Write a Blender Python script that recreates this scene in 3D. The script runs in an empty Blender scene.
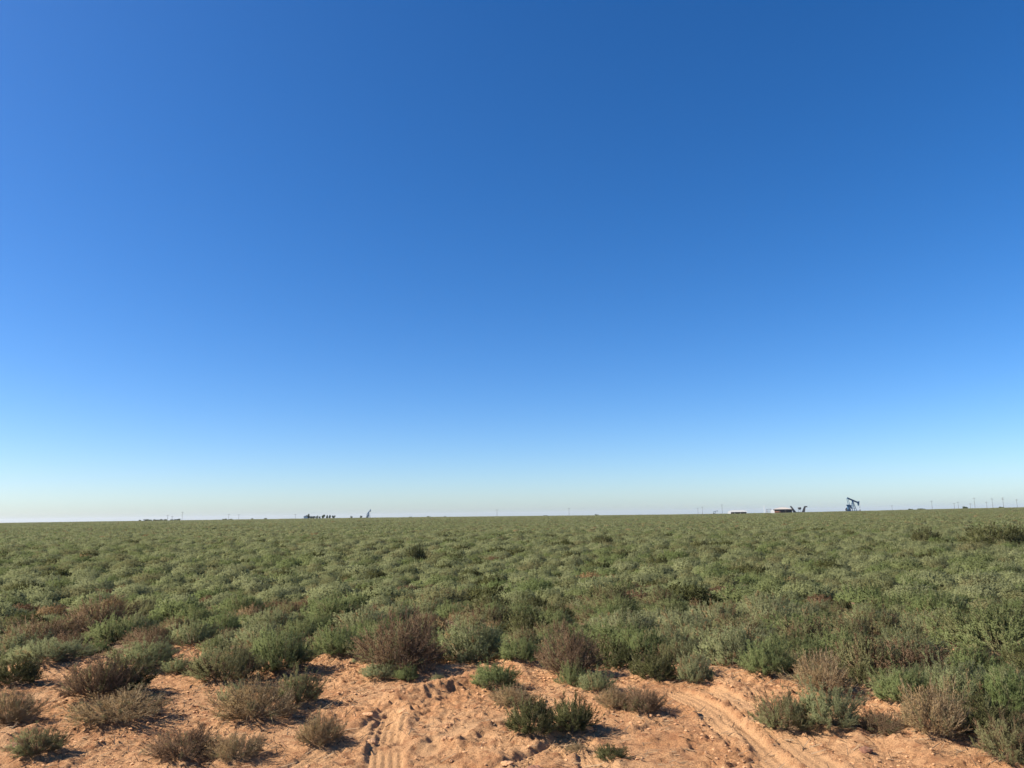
import bpy, math
import numpy as np
from mathutils import Vector, Matrix

R_ = math.radians
scene = bpy.context.scene
col = scene.collection
PI = math.pi

# ------------------------------------------------------------------ camera
W, H = 1024, 768
F = 745.0
EYE = 1.65
PITCH = R_(9.95)
ROLL = R_(0.78)
cam_d = bpy.data.cameras.new('camera')
cam = bpy.data.objects.new('camera', cam_d)
col.objects.link(cam)
scene.camera = cam
cam_d.sensor_width = 36.0
cam_d.lens = 36.0 * F / W
cam_d.clip_start = 0.1
cam_d.clip_end = 20000.0
fwd = np.array([0.0, math.cos(PITCH), math.sin(PITCH)])
rt0 = np.array([1.0, 0.0, 0.0])
up0 = np.cross(rt0, fwd)
rt = rt0 * math.cos(ROLL) - up0 * math.sin(ROLL)
up = rt0 * math.sin(ROLL) + up0 * math.cos(ROLL)
M = Matrix(((rt[0], up[0], -fwd[0], 0), (rt[1], up[1], -fwd[1], 0), (rt[2], up[2], -fwd[2], EYE), (0, 0, 0, 1)))
cam.matrix_world = M


def ray(px, py):
    d = fwd + rt * (px - W / 2) / F - up * (py - H / 2) / F
    return d / np.linalg.norm(d)


def project(p):
    q = np.asarray(p, float) - np.array([0, 0, EYE])
    z = q @ fwd
    return W / 2 + F * (q @ rt) / z, H / 2 - F * (q @ up) / z


# ------------------------------------------------------------------ noise
def _h(ix, iy, s):
    n = (ix.astype(np.int64) * 374761393 + iy.astype(np.int64) * 668265263 + s * 1274126177) & 0xFFFFFFFF
    n = ((n ^ (n >> 13)) * 1274126177) & 0xFFFFFFFF
    n = n ^ (n >> 16)
    return (n & 0xFFFFFF) / float(0xFFFFFF)


def vnoise(x, y, s=0):
    x = np.asarray(x, float); y = np.asarray(y, float)
    x0 = np.floor(x); y0 = np.floor(y)
    fx = x - x0; fy = y - y0
    u = fx * fx * fx * (fx * (fx * 6 - 15) + 10); v = fy * fy * fy * (fy * (fy * 6 - 15) + 10)
    a = _h(x0, y0, s); b = _h(x0 + 1, y0, s); c = _h(x0, y0 + 1, s); d = _h(x0 + 1, y0 + 1, s)
    return (a * (1 - u) + b * u) * (1 - v) + (c * (1 - u) + d * u) * v


def fbm(x, y, s=0, o=4):
    t = 0.0; a = 0.5
    for k in range(o):
        ca, sa = math.cos(0.6 * k + 0.3), math.sin(0.6 * k + 0.3)
        t = t + a * (vnoise((x * ca - y * sa) * 2 ** k, (x * sa + y * ca) * 2 ** k, s + k * 17) - 0.5)
        a *= 0.5
    return t


# ------------------------------------------------------------------ terrain
HX = np.array([-300, 0, 130, 310, 370, 440, 560, 700, 760, 850, 960, 1024, 1300], float)
HY = np.array([527, 522.7, 520.7, 518.2, 517.4, 516.6, 515.4, 514.0, 512.8, 511.0, 508.2, 507.0, 502], float)
DC = 480.0
_az, _zc = [], []
for hx, hy in zip(HX, HY):
    d = ray(hx, hy)
    _az.append(math.atan2(d[0], d[1]))
    _zc.append(EYE + DC * d[2] / math.hypot(d[0], d[1]) - 0.45)
_az = np.array(_az); _zc = np.array(_zc)


def ground_far(x, y):
    x = np.asarray(x, float); y = np.asarray(y, float)
    d = np.hypot(x, y)
    az = np.arctan2(x, np.maximum(y, 1e-3))
    zc = sum(np.interp(az + o, _az, _zc) for o in (-0.06, -0.03, 0.0, 0.03, 0.06)) / 5
    s = np.clip((d - 12) / (DC - 12), 0, 1)
    s = s ** 1.15
    z = zc * s
    z = np.where(d > DC, zc - (d - DC) * 0.0035, z)
    amp = np.clip((d - 14) / 60, 0, 1) * np.clip((520 - d) / 200, 0, 1)
    z = z + amp * (0.55 * fbm(x / 55, y / 38, 91, 2) + 0.25 * fbm(x / 17, y / 11, 55, 2))
    return np.where(y < 0, 0.0, z)


# ------------------------------------------------------------------ sand boundary (photo column -> nearest row where plants close up)
BX = np.array([-200, 0, 60, 120, 190, 250, 310, 355, 400, 450, 500, 560, 640, 700, 740, 800, 860, 900, 960, 1024, 1300], float)
BY = np.array([672, 670, 664, 660, 652, 662, 655, 655, 672, 660, 660, 664, 672, 672, 664, 682, 690, 700, 726, 748, 900], float)


def g0(px, py):
    d = ray(px, py)
    t = -EYE / d[2]
    return np.array([d[0] * t, d[1] * t])


_bw = np.array([g0(a, b) for a, b in zip(BX, BY)])
_baz = np.arctan2(_bw[:, 0], _bw[:, 1]); _bd = np.hypot(_bw[:, 0], _bw[:, 1])


def bound(x, y):
    """signed distance (m) beyond the sand edge"""
    az = np.arctan2(x, np.maximum(y, 1e-3))
    return np.hypot(x, y) - np.interp(az, _baz, _bd)


# ------------------------------------------------------------------ foreground shrubs: column, base row, width px, height px, kind, label
FG = [
    (12, 694, 44, 23, 'D', 'dark green shrub at the left edge, at the back of the bare sand'),
    (48, 672, 62, 20, 'S', 'pale grey-green low shrub at the back of the sand, far left'),
    (96, 711, 56, 38, 'B', 'round dry brown shrub casting a long shadow on open sand at left'),
    (122, 704, 46, 31, 'D', 'dark green half of a clump, shaded behind the round brown shrub at left'),
    (118, 734, 86, 22, 'T', 'flat straggling dry shrub lying in front of the round brown shrub'),
    (8, 734, 46, 26, 'T', 'dry grey-brown shrub cut by the left edge, above the dark clod'),
    (37, 762, 42, 22, 'O', 'small olive shrub beside the dark clod in the bottom left corner'),
    (146, 679, 54, 26, 'S', 'low grey-green shrub at the back of the sand, behind the flat dry shrub'),
    (179, 681, 28, 14, 'S', 'tiny grey-green tuft right of the low grey-green shrub at the sand back'),
    (280, 680, 64, 47, 'G', 'tall bright green shrub standing at the back edge of the sand, left of centre'),
    (225, 690, 64, 33, 'O', 'olive brown spreading shrub left of the tall bright green shrub'),
    (213, 676, 30, 22, 'S', 'pale green sprig growing out of the olive brown spreading shrub'),
    (256, 730, 74, 36, 'T', 'wide see-through dry tan shrub in the open sand, left of centre'),
    (236, 714, 28, 24, 'S', 'small green sprig at the left end of the wide dry tan shrub'),
    (297, 712, 46, 30, 'O', 'rounded olive shrub in front of the tall bright green shrub'),
    (320, 753, 42, 30, 'T', 'upright sparse straw coloured shrub near the bottom, right of the wide tan one'),
    (181, 769, 64, 24, 'B', 'low brown shrub cut by the bottom edge of the picture at left'),
    (236, 769, 46, 22, 'T', 'thin straw tuft beside the low brown shrub at the bottom edge'),
    (398, 681, 84, 54, 'B', 'largest reddish brown dead shrub at the back of the sand'),
    (380, 686, 40, 15, 'S', 'low grey-green fringe under the largest reddish brown shrub'),
    (407, 687, 24, 17, 'G', 'small fresh green sprig under the largest reddish brown shrub'),
    (438, 691, 14, 10, 'S', 'tiny green tuft on the bank right of the largest brown shrub'),
    (338, 664, 54, 30, 'G', 'green shrub between the tall bright green one and the largest brown one'),
    (495, 695, 50, 25, 'G', 'compact fresh green shrub on the sand in the middle'),
    (513, 714, 46, 19, 'T', 'grey-brown low shrub just in front of the compact fresh green one'),
    (532, 744, 48, 34, 'D', 'dark grey-green shrub above the ribbed tyre print, left of a pair'),
    (573, 739, 46, 31, 'D', 'dark green shrub with a long shadow, right of a pair above the tyre print'),
    (570, 683, 64, 44, 'B', 'reddish brown shrub at the sand edge right of centre'),
    (574, 690, 30, 23, 'G', 'bright green sprig in front of the reddish brown shrub right of centre'),
    (598, 698, 36, 21, 'S', 'small grey-green shrub right of the bright green sprig'),
    (615, 714, 36, 21, 'T', 'dry grey shrub in front of the small grey-green one'),
    (644, 718, 42, 23, 'B', 'thin dead brown shrub trailing a shadow to the right'),
    (611, 763, 32, 12, 'D', 'tiny dark creeping plant near the bottom, right of the tyre print'),
    (577, 753, 22, 9, 'T', 'tiny dry tuft at the upper end of the tyre print'),
    (520, 670, 42, 25, 'G', 'green shrub behind the compact fresh green one at the sand edge'),
    (655, 685, 46, 30, 'D', 'dark green shrub with a black shadow below at the sand edge'),
    (695, 688, 36, 32, 'S', 'pale green and brown shrub beside the black shadowed hollow'),
    (768, 683, 50, 36, 'G', 'leafy bright green shrub at the top of the diagonal ruts'),
    (823, 699, 54, 36, 'T', 'upright tan shrub right of the leafy bright green one'),
    (785, 735, 54, 36, 'O', 'sparse dark olive shrub, left part of the wide clump on the right sand'),
    (829, 736, 62, 40, 'S', 'sunny yellow-green shrub, right part of the wide clump on the right sand'),
    (884, 737, 44, 17, 'B', 'low dead twiggy shrub in the shadow right of the wide clump'),
    (906, 713, 54, 38, 'G', 'deep green shrub behind the low dead twiggy one on the right'),
    (936, 747, 54, 46, 'T', 'tall straw coloured shrub leaning over the right end of the sand'),
    (986, 744, 58, 32, 'D', 'dark shaded shrub right of the tall straw coloured one'),
    (1014, 772, 52, 40, 'O', 'olive shrub in the bottom right corner'),
    (962, 716, 58, 42, 'S', 'pale green shrub above the dark shaded one, left of a pair at the right edge'),
    (1012, 722, 52, 44, 'G', 'rough green shrub at the right edge, right of the pale green one'),
]
FGW = []
for (px, py, w, h, k, lab) in FG:
    p = g0(px, py - 1.5)
    d = math.hypot(p[0], p[1])
    m = math.hypot(d, EYE) / F          # metres per pixel there
    wr = w * m / 2
    p = p * (1 + 0.45 * wr / d)          # the base row is the front rim; the root stands a little further back
    FGW.append((p[0], p[1], wr, h * m * 0.82, k, lab))


# ------------------------------------------------------------------ near relief
def polydist(x, y, pts):
    best = np.full(x.shape, 1e9); uu = np.zeros(x.shape); vv = np.zeros(x.shape); acc = 0.0
    for a, b in zip(pts[:-1], pts[1:]):
        a = np.array(a); b = np.array(b); L = np.linalg.norm(b - a); t = (b - a) / L
        s = np.clip((x - a[0]) * t[0] + (y - a[1]) * t[1], 0, L)
        qx = a[0] + t[0] * s; qy = a[1] + t[1] * s
        d = np.hypot(x - qx, y - qy)
        sgn = np.sign((x - a[0]) * -t[1] + (y - a[1]) * t[0])
        k = d < best
        best = np.where(k, d, best); uu = np.where(k, d * sgn, uu); vv = np.where(k, acc + s, vv)
        acc += L
    return best, uu, vv


def sm(e0, e1, x):
    t = np.clip((x - e0) / (e1 - e0), 0, 1)
    return t * t * (3 - 2 * t)


# tyre prints and ruts: row of photo points, width m, ribs, depth, rib height
TRACKS = [
    ([(384, 790), (385, 745), (390, 726), (393, 719)], 0.27, 5, 0.022, 0.022),
    ([(398, 709), (374, 731), (330, 752), (270, 790)], 0.25, 4, 0.020, 0.017),
    ([(586, 735), (556, 752), (505, 772), (470, 790)], 0.27, 5, 0.030, 0.026),
    ([(566, 738), (592, 752), (600, 775)], 0.25, 5, 0.024, 0.022),
    ([(668, 690), (712, 712), (746, 742), (778, 772), (800, 800)], 0.30, 4, 0.028, 0.016),
    ([(706, 690), (744, 706), (790, 740), (850, 790)], 0.24, 3, 0.018, 0.012),
    ([(462, 790), (430, 752), (470, 730), (560, 712)], 0.22, 3, 0.014, 0.010),
    ([(-40, 715), (40, 700), (80, 690), (140, 668)], 0.4, 2, 0.02, 0.008),
]
# small pushed-up banks: photo points, width m, height m
BANKS = [
    ([(398, 703), (418, 700), (446, 693), (478, 684)], 0.12, 0.17),
    ([(470, 737), (488, 731), (506, 724)], 0.07, 0.06),
    ([(455, 746), (482, 754), (505, 766), (540, 790)], 0.07, 0.05),
    ([(340, 731), (356, 727), (372, 716)], 0.07, 0.05),
    ([(366, 752), (370, 742), (371, 733)], 0.05, 0.05),
    ([(402, 728), (404, 718), (405, 710)], 0.07, 0.07),
    ([(400, 734), (412, 740), (422, 748)], 0.05, 0.055),
    ([(440, 742), (450, 742)], 0.06, 0.05),
    ([(505, 666), (520, 672), (526, 682)], 0.09, 0.09),
    ([(546, 702), (562, 698), (575, 699)], 0.07, 0.07),
    ([(700, 673), (712, 682), (730, 690)], 0.14, 0.15),
    ([(650, 738), (668, 730), (690, 738)], 0.07, 0.03),
    ([(728, 726), (738, 735), (744, 748)], 0.05, 0.05),
    ([(858, 738), (862, 750), (866, 760)], 0.07, 0.06),
    ([(0, 740), (12, 742), (26, 737)], 0.10, 0.10),
    ([(68, 728), (76, 722), (84, 718)], 0.06, 0.04),
    ([(200, 720), (214, 712), (232, 712)], 0.07, 0.05),
    ([(190, 732), (205, 726), (216, 724)], 0.06, 0.04),
    ([(20, 700), (100, 690), (160, 690)], 0.35, 0.05),
    ([(90, 668), (140, 664), (200, 672)], 0.14, 0.08),
    ([(420, 676), (450, 672), (480, 668)], 0.10, 0.06),
    ([(600, 768), (640, 764), (668, 772)], 0.08, 0.03),
    ([(885, 716), (905, 728), (930, 742)], 0.08, 0.07),
    ([(900, 745), (918, 752), (936, 762)], 0.08, 0.09),
]
TRW = [([g0(*q) for q in p], w, n, dp, rh) for p, w, n, dp, rh in TRACKS]
BKW = [([g0(*q) for q in p], w, h) for p, w, h in BANKS]


_g = np.random.default_rng(404)
CRUST = []
for _ in range(260):
    _p = g0(_g.uniform(-20, 1040), _g.uniform(676, 775))
    _a = _g.uniform(-1.0, 1.0) + PI / 2 * _g.choice([-0.6, 1, 0.6]); _l = _g.uniform(0.05, 0.28)
    CRUST.append((_p[0], _p[1], _p[0] + _l * math.cos(_a), _p[1] + _l * math.sin(_a), _g.uniform(0.015, 0.035), _g.uniform(0.010, 0.030)))


def ground_near(x, y):
    """relief of the bare sand in metres, and the mask of smooth pressed places"""
    x = np.asarray(x, float); y = np.asarray(y, float)
    d = np.hypot(x, y)
    wx = x + 0.10 * fbm(x * 2, y * 2, 301, 2); wy = y + 0.10 * fbm(x * 2, y * 2, 302, 2)
    rough = np.clip(0.5 + 2.2 * fbm(x / 0.9, y / 0.9, 7, 3), 0.12, 1.3)
    base = 0.09 * fbm(x / 1.3, y / 1.0, 3, 2)
    bil = 0.5 - np.abs(2 * (vnoise(wx / 0.26, wy / 0.20, 21) - 0.5))
    lum = 0.5 - np.abs(2 * (vnoise(wx / 0.11, wy / 0.10, 22) - 0.5))
    fine = vnoise(wx / 0.045, wy / 0.045, 23) - 0.5
    jag = np.abs(vnoise(wx / 0.075, wy / 0.065, 24) - 0.5) * 2
    tiny = vnoise(x / 0.028, y / 0.028, 25) - 0.5
    chop = np.clip(fbm(x / 0.16, y / 0.13, 26, 3) * 3 - 0.15, 0, 1)
    det = rough * (0.012 * bil + 0.010 * lum + 0.026 * (0.5 - jag) + 0.024 * fine + 0.024 * tiny + 0.022 * chop) + 0.009 * tiny + 0.006 * fine
    press = np.zeros_like(x)
    add = np.zeros_like(x)
    for pts, w, n, dp, rh in TRW:
        b, u, v = polydist(x, y, pts)
        tot = sum(np.linalg.norm(np.array(p) - np.array(q)) for p, q in zip(pts[:-1], pts[1:]))
        dp = dp * 0.5; rh = rh * 0.7
        m = (1 - sm(w * 0.42, w * 0.55, b)) * sm(0.0, 0.12, v) * sm(0.22, 0.42, vnoise(x / 0.22, y / 0.22, 61))
        ph = (u / w + 0.5) * n
        rib = np.clip(0.5 + 1.4 * np.cos(2 * PI * ph), 0, 1)
        lug = 0.75 + 0.25 * np.sign(np.sin(2 * PI * v / 0.055 + 1.5 * np.floor(ph)))
        shoulder = np.exp(-((b - w * 0.6) / 0.04) ** 2) * dp * 0.9 * sm(0.0, 0.12, v)
        add = add + m * (-dp + rh * (rib * lug - 0.4)) + shoulder * (0.4 + vnoise(x / 0.08, y / 0.08, 62))
        press = np.maximum(press, m)
    for pts, w, h in BKW:
        b, u, v = polydist(x, y, pts)
        bb = b * (1 + 0.9 * fbm(x / 0.10, y / 0.10, 78, 3)) * np.where(u < 0, 1.0, 1.0)
        wob = 0.85 + 0.3 * fbm(x / 0.30, y / 0.30, 77, 2) + 0.30 * fbm(x / 0.05, y / 0.05, 79, 2)
        add = add + 0.72 * h * wob * np.exp(-(bb / (w * 1.15)) ** 2)
    for (ax, ay, bx_, by_, w, h) in CRUST:
        q = (np.abs(x - (ax + bx_) / 2) < 0.45) & (np.abs(y - (ay + by_) / 2) < 0.45)
        if not q.any(): continue
        b, u, v = polydist(x[q], y[q], [(ax, ay), (bx_, by_)])
        L_ = math.hypot(bx_ - ax, by_ - ay)
        uu = -u * np.sign(by_ - ay)          # grows to the right of the edge
        uu = uu + 0.05 * fbm(x[q] / 0.06, y[q] / 0.06, 81, 3)
        prof = np.where(uu < 0, np.exp(-(uu / (w * 2.2)) ** 2), np.exp(-(uu / (w * 0.55)) ** 2))
        ends = np.exp(-(np.maximum(b - np.abs(u), 0) / w) ** 2)
        add[q] += 0.62 * (1 - 0.95 * press[q]) * h * prof * ends * (0.6 + 0.8 * vnoise(x[q] / 0.05, y[q] / 0.05, 82))
    mnd = np.zeros_like(x)
    for (sx, sy, wr, hh, k, lab) in FGW:
        mnd = np.maximum(mnd, 0.22 * wr * np.exp(-((x - sx) ** 2 + (y - sy) ** 2) / (0.9 * wr) ** 2))
    z = base + det * (1 - 0.9 * np.clip(press, 0, 1)) + add + mnd
    fade = 1 - sm(12, 26, d)
    return z * fade, np.clip(press, 0, 1)


def gz(x, y):
    x = np.atleast_1d(np.asarray(x, float)); y = np.atleast_1d(np.asarray(y, float))
    zf = ground_far(x, y)
    zn, _ = ground_near(x, y)
    return zf + zn


# ------------------------------------------------------------------ mesh helpers
def mesh_np(name, verts, faces, nper, mats=(), attrs=None, smooth=False, mat_idx=None, normals=None):
    """faces: flat int array of loops, nper: verts per face (int or array)"""
    me = bpy.data.meshes.new(name)
    verts = np.asarray(verts, np.float32)
    faces = np.asarray(faces, np.int32).ravel()
    nf = len(faces) // nper if np.isscalar(nper) else len(nper)
    tot = np.full(nf, nper, np.int32) if np.isscalar(nper) else np.asarray(nper, np.int32)
    st = np.zeros(nf, np.int32)
    if nf: st[1:] = np.cumsum(tot)[:-1]
    me.vertices.add(len(verts)); me.vertices.foreach_set('co', verts.ravel())
    me.loops.add(len(faces)); me.loops.foreach_set('vertex_index', faces)
    me.polygons.add(nf); me.polygons.foreach_set('loop_start', st)
    try:
        me.polygons.foreach_set('loop_total', tot)
    except Exception:
        pass
    for m in mats: me.materials.append(m)
    if mat_idx is not None: me.polygons.foreach_set('material_index', np.asarray(mat_idx, np.int32))
    me.polygons.foreach_set('use_smooth', np.full(nf, smooth, bool))
    if attrs:
        for k, (typ, data) in attrs.items():
            a = me.attributes.new(k, typ, 'POINT')
            a.data.foreach_set('vector' if typ == 'FLOAT_VECTOR' else 'value', np.asarray(data).ravel())
    me.update(calc_edges=True)
    me.validate()
    if normals is not None:
        me.polygons.foreach_set('use_smooth', np.ones(nf, bool))
        me.normals_split_custom_set_from_vertices(np.asarray(normals, float).tolist())
    return me


def link(name, me, parent=None):
    o = bpy.data.objects.new(name, me); col.objects.link(o)
    if parent is not None: o.parent = parent
    return o


def tag(o, label=None, cat=None, group=None, kind=None):
    if label: o['label'] = label
    if cat: o['category'] = cat
    if group: o['group'] = group
    if kind: o['kind'] = kind
    return o


def empty(name, loc, rz=0.0, sc=1.0):
    o = bpy.data.objects.new(name, None); col.objects.link(o)
    o.location = loc; o.rotation_euler = (0, 0, rz); o.scale = (sc, sc, sc)
    return o


class MB:
    """boxes, bars, tubes and prisms gathered into one mesh"""
    def __init__(s): s.v = []; s.f = []
    def add(s, v, f):
        n = len(s.v); s.v += [tuple(map(float, p)) for p in v]; s.f += [tuple(i + n for i in q) for q in f]
    def box(s, c, d, rot=None):
        vs = []
        for k in (-1, 1):
            for (i, j) in ((-1, -1), (1, -1), (1, 1), (-1, 1)):
                p = Vector((i * d[0] / 2, j * d[1] / 2, k * d[2] / 2))
                if rot is not None: p = rot @ p
                vs.append(Vector(c) + p)
        s.add(vs, [(3, 2, 1, 0), (4, 5, 6, 7), (0, 1, 5, 4), (1, 2, 6, 5), (2, 3, 7, 6), (3, 0, 4, 7)])
    def bar(s, a, b, w, h=None):
        h = h or w
        a = Vector(a); b = Vector(b); d = b - a
        q = d.to_track_quat('X', 'Z').to_matrix()
        s.box((a + b) / 2, (d.length, w, h), q)
    def tube(s, a, b, r0, r1=None, n=10):
        r1 = r0 if r1 is None else r1
        a = Vector(a); b = Vector(b)
        q = (b - a).to_track_quat('Z', 'Y').to_matrix()
        vs = []
        for c, r in ((a, r0), (b, r1)):
            for k in range(n):
                vs.append(c + q @ Vector((r * math.cos(2 * PI * k / n), r * math.sin(2 * PI * k / n), 0)))
        s.add(vs, [(k, (k + 1) % n, n + (k + 1) % n, n + k) for k in range(n)] + [tuple(range(n))[::-1], tuple(range(n, 2 * n))])
    def prism(s, prof, y0, y1):
        """profile in xz pushed along y"""
        n = len(prof)
        vs = [(p[0], y0, p[1]) for p in prof] + [(p[0], y1, p[1]) for p in prof]
        s.add(vs, [(k, (k + 1) % n, n + (k + 1) % n, n + k) for k in range(n)] + [tuple(range(n))[::-1], tuple(range(n, 2 * n))])
    def build(s, name, mat, parent=None):
        me = bpy.data.meshes.new(name)
        me.from_pydata(s.v, [], s.f); me.materials.append(mat); me.update()
        import bmesh
        bm = bmesh.new(); bm.from_mesh(me); bmesh.ops.recalc_face_normals(bm, faces=bm.faces[:]); bm.to_mesh(me); bm.free()
        return link(name, me, parent)


# ------------------------------------------------------------------ materials
def new_mat(name):
    m = bpy.data.materials.new(name); m.use_nodes = True
    nt = m.node_tree; nt.nodes.clear()
    out = nt.nodes.new('ShaderNodeOutputMaterial')
    return m, nt, out


def N(nt, typ, **kw):
    n = nt.nodes.new(typ)
    for k, v in kw.items():
        if hasattr(n, k): setattr(n, k, v)
        else: n.inputs[k].default_value = v
    return n


def paint(name, rgb, rough=0.5, metal=0.0, var=0.15, scale=3.0):
    m, nt, out = new_mat(name)
    b = N(nt, 'ShaderNodeBsdfPrincipled'); b.inputs['Roughness'].default_value = rough; b.inputs['Metallic'].default_value = metal
    tc = N(nt, 'ShaderNodeTexCoord'); no = N(nt, 'ShaderNodeTexNoise'); no.inputs['Scale'].default_value = scale; no.inputs['Detail'].default_value = 6
    mx = N(nt, 'ShaderNodeMix', data_type='RGBA')
    mx.inputs[6].default_value = (*[c * (1 - var) for c in rgb], 1); mx.inputs[7].default_value = (*[min(1, c * (1 + var)) for c in rgb], 1)
    nt.links.new(tc.outputs['Object'], no.inputs['Vector']); nt.links.new(no.outputs['Fac'], mx.inputs[0])
    nt.links.new(mx.outputs[2], b.inputs['Base Color']); nt.links.new(b.outputs[0], out.inputs[0])
    return m


def leaf_mat(name, c0, c1, c2, trans=0.25):
    """c0..c1 from leaf to leaf inside one plant, pulled towards c2 from plant to plant"""
    m, nt, out = new_mat(name)
    at = N(nt, 'ShaderNodeAttribute', attribute_name='tint')
    oi = N(nt, 'ShaderNodeObjectInfo')
    m1 = N(nt, 'ShaderNodeMix', data_type='RGBA', clamp_factor=False); m1.inputs[6].default_value = (*c0, 1); m1.inputs[7].default_value = (*c1, 1)
    m2 = N(nt, 'ShaderNodeMix', data_type='RGBA'); m2.inputs[7].default_value = (*c2, 1)
    mu = N(nt, 'ShaderNodeMath', operation='MULTIPLY'); mu.inputs[1].default_value = 0.75
    nt.links.new(at.outputs['Fac'], m1.inputs[0]); nt.links.new(m1.outputs[2], m2.inputs[6])
    nt.links.new(oi.outputs['Random'], mu.inputs[0]); nt.links.new(mu.outputs[0], m2.inputs[0])
    df = N(nt, 'ShaderNodeBsdfDiffuse'); tr = N(nt, 'ShaderNodeBsdfTranslucent'); ms = N(nt, 'ShaderNodeMixShader'); ms.inputs[0].default_value = trans
    nt.links.new(m2.outputs[2], df.inputs['Color']); nt.links.new(m2.outputs[2], tr.inputs['Color'])
    nt.links.new(df.outputs[0], ms.inputs[1]); nt.links.new(tr.outputs[0], ms.inputs[2]); nt.links.new(ms.outputs[0], out.inputs[0])
    return m


LEAF = {
    'G': leaf_mat('green_leaf', (0.165, 0.205, 0.076), (0.24, 0.285, 0.115), (0.235, 0.252, 0.115), 0.48),
    'S': leaf_mat('sage_leaf', (0.26, 0.274, 0.136), (0.345, 0.355, 0.192), (0.26, 0.282, 0.13), 0.5),
    'O': leaf_mat('olive_leaf', (0.21, 0.202, 0.096), (0.285, 0.265, 0.135), (0.22, 0.23, 0.105), 0.46),
    'B': leaf_mat('brown_leaf', (0.16, 0.096, 0.056), (0.245, 0.155, 0.094), (0.19, 0.138, 0.078), 0.3),
    'T': leaf_mat('straw_leaf', (0.25, 0.165, 0.082), (0.40, 0.285, 0.15), (0.27, 0.185, 0.09), 0.2),
    'D': leaf_mat('dark_leaf', (0.08, 0.08, 0.032), (0.13, 0.13, 0.055), (0.095, 0.105, 0.04), 0.2),
}
STEM = {
    'G': leaf_mat('green_stem', (0.13, 0.14, 0.06), (0.17, 0.17, 0.08), (0.15, 0.13, 0.07), 0.0),
    'S': leaf_mat('sage_stem', (0.17, 0.15, 0.085), (0.22, 0.19, 0.12), (0.18, 0.15, 0.09), 0.0),
    'O': leaf_mat('olive_stem', (0.15, 0.11, 0.06), (0.21, 0.16, 0.09), (0.16, 0.12, 0.07), 0.0),
    'B': leaf_mat('brown_stem', (0.15, 0.10, 0.065), (0.23, 0.16, 0.105), (0.17, 0.12, 0.08), 0.0),
    'T': leaf_mat('straw_stem', (0.24, 0.17, 0.10), (0.36, 0.27, 0.17), (0.26, 0.20, 0.12), 0.0),
    'D': leaf_mat('dark_stem', (0.10, 0.085, 0.05), (0.16, 0.13, 0.08), (0.12, 0.10, 0.06), 0.0),
}


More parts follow.
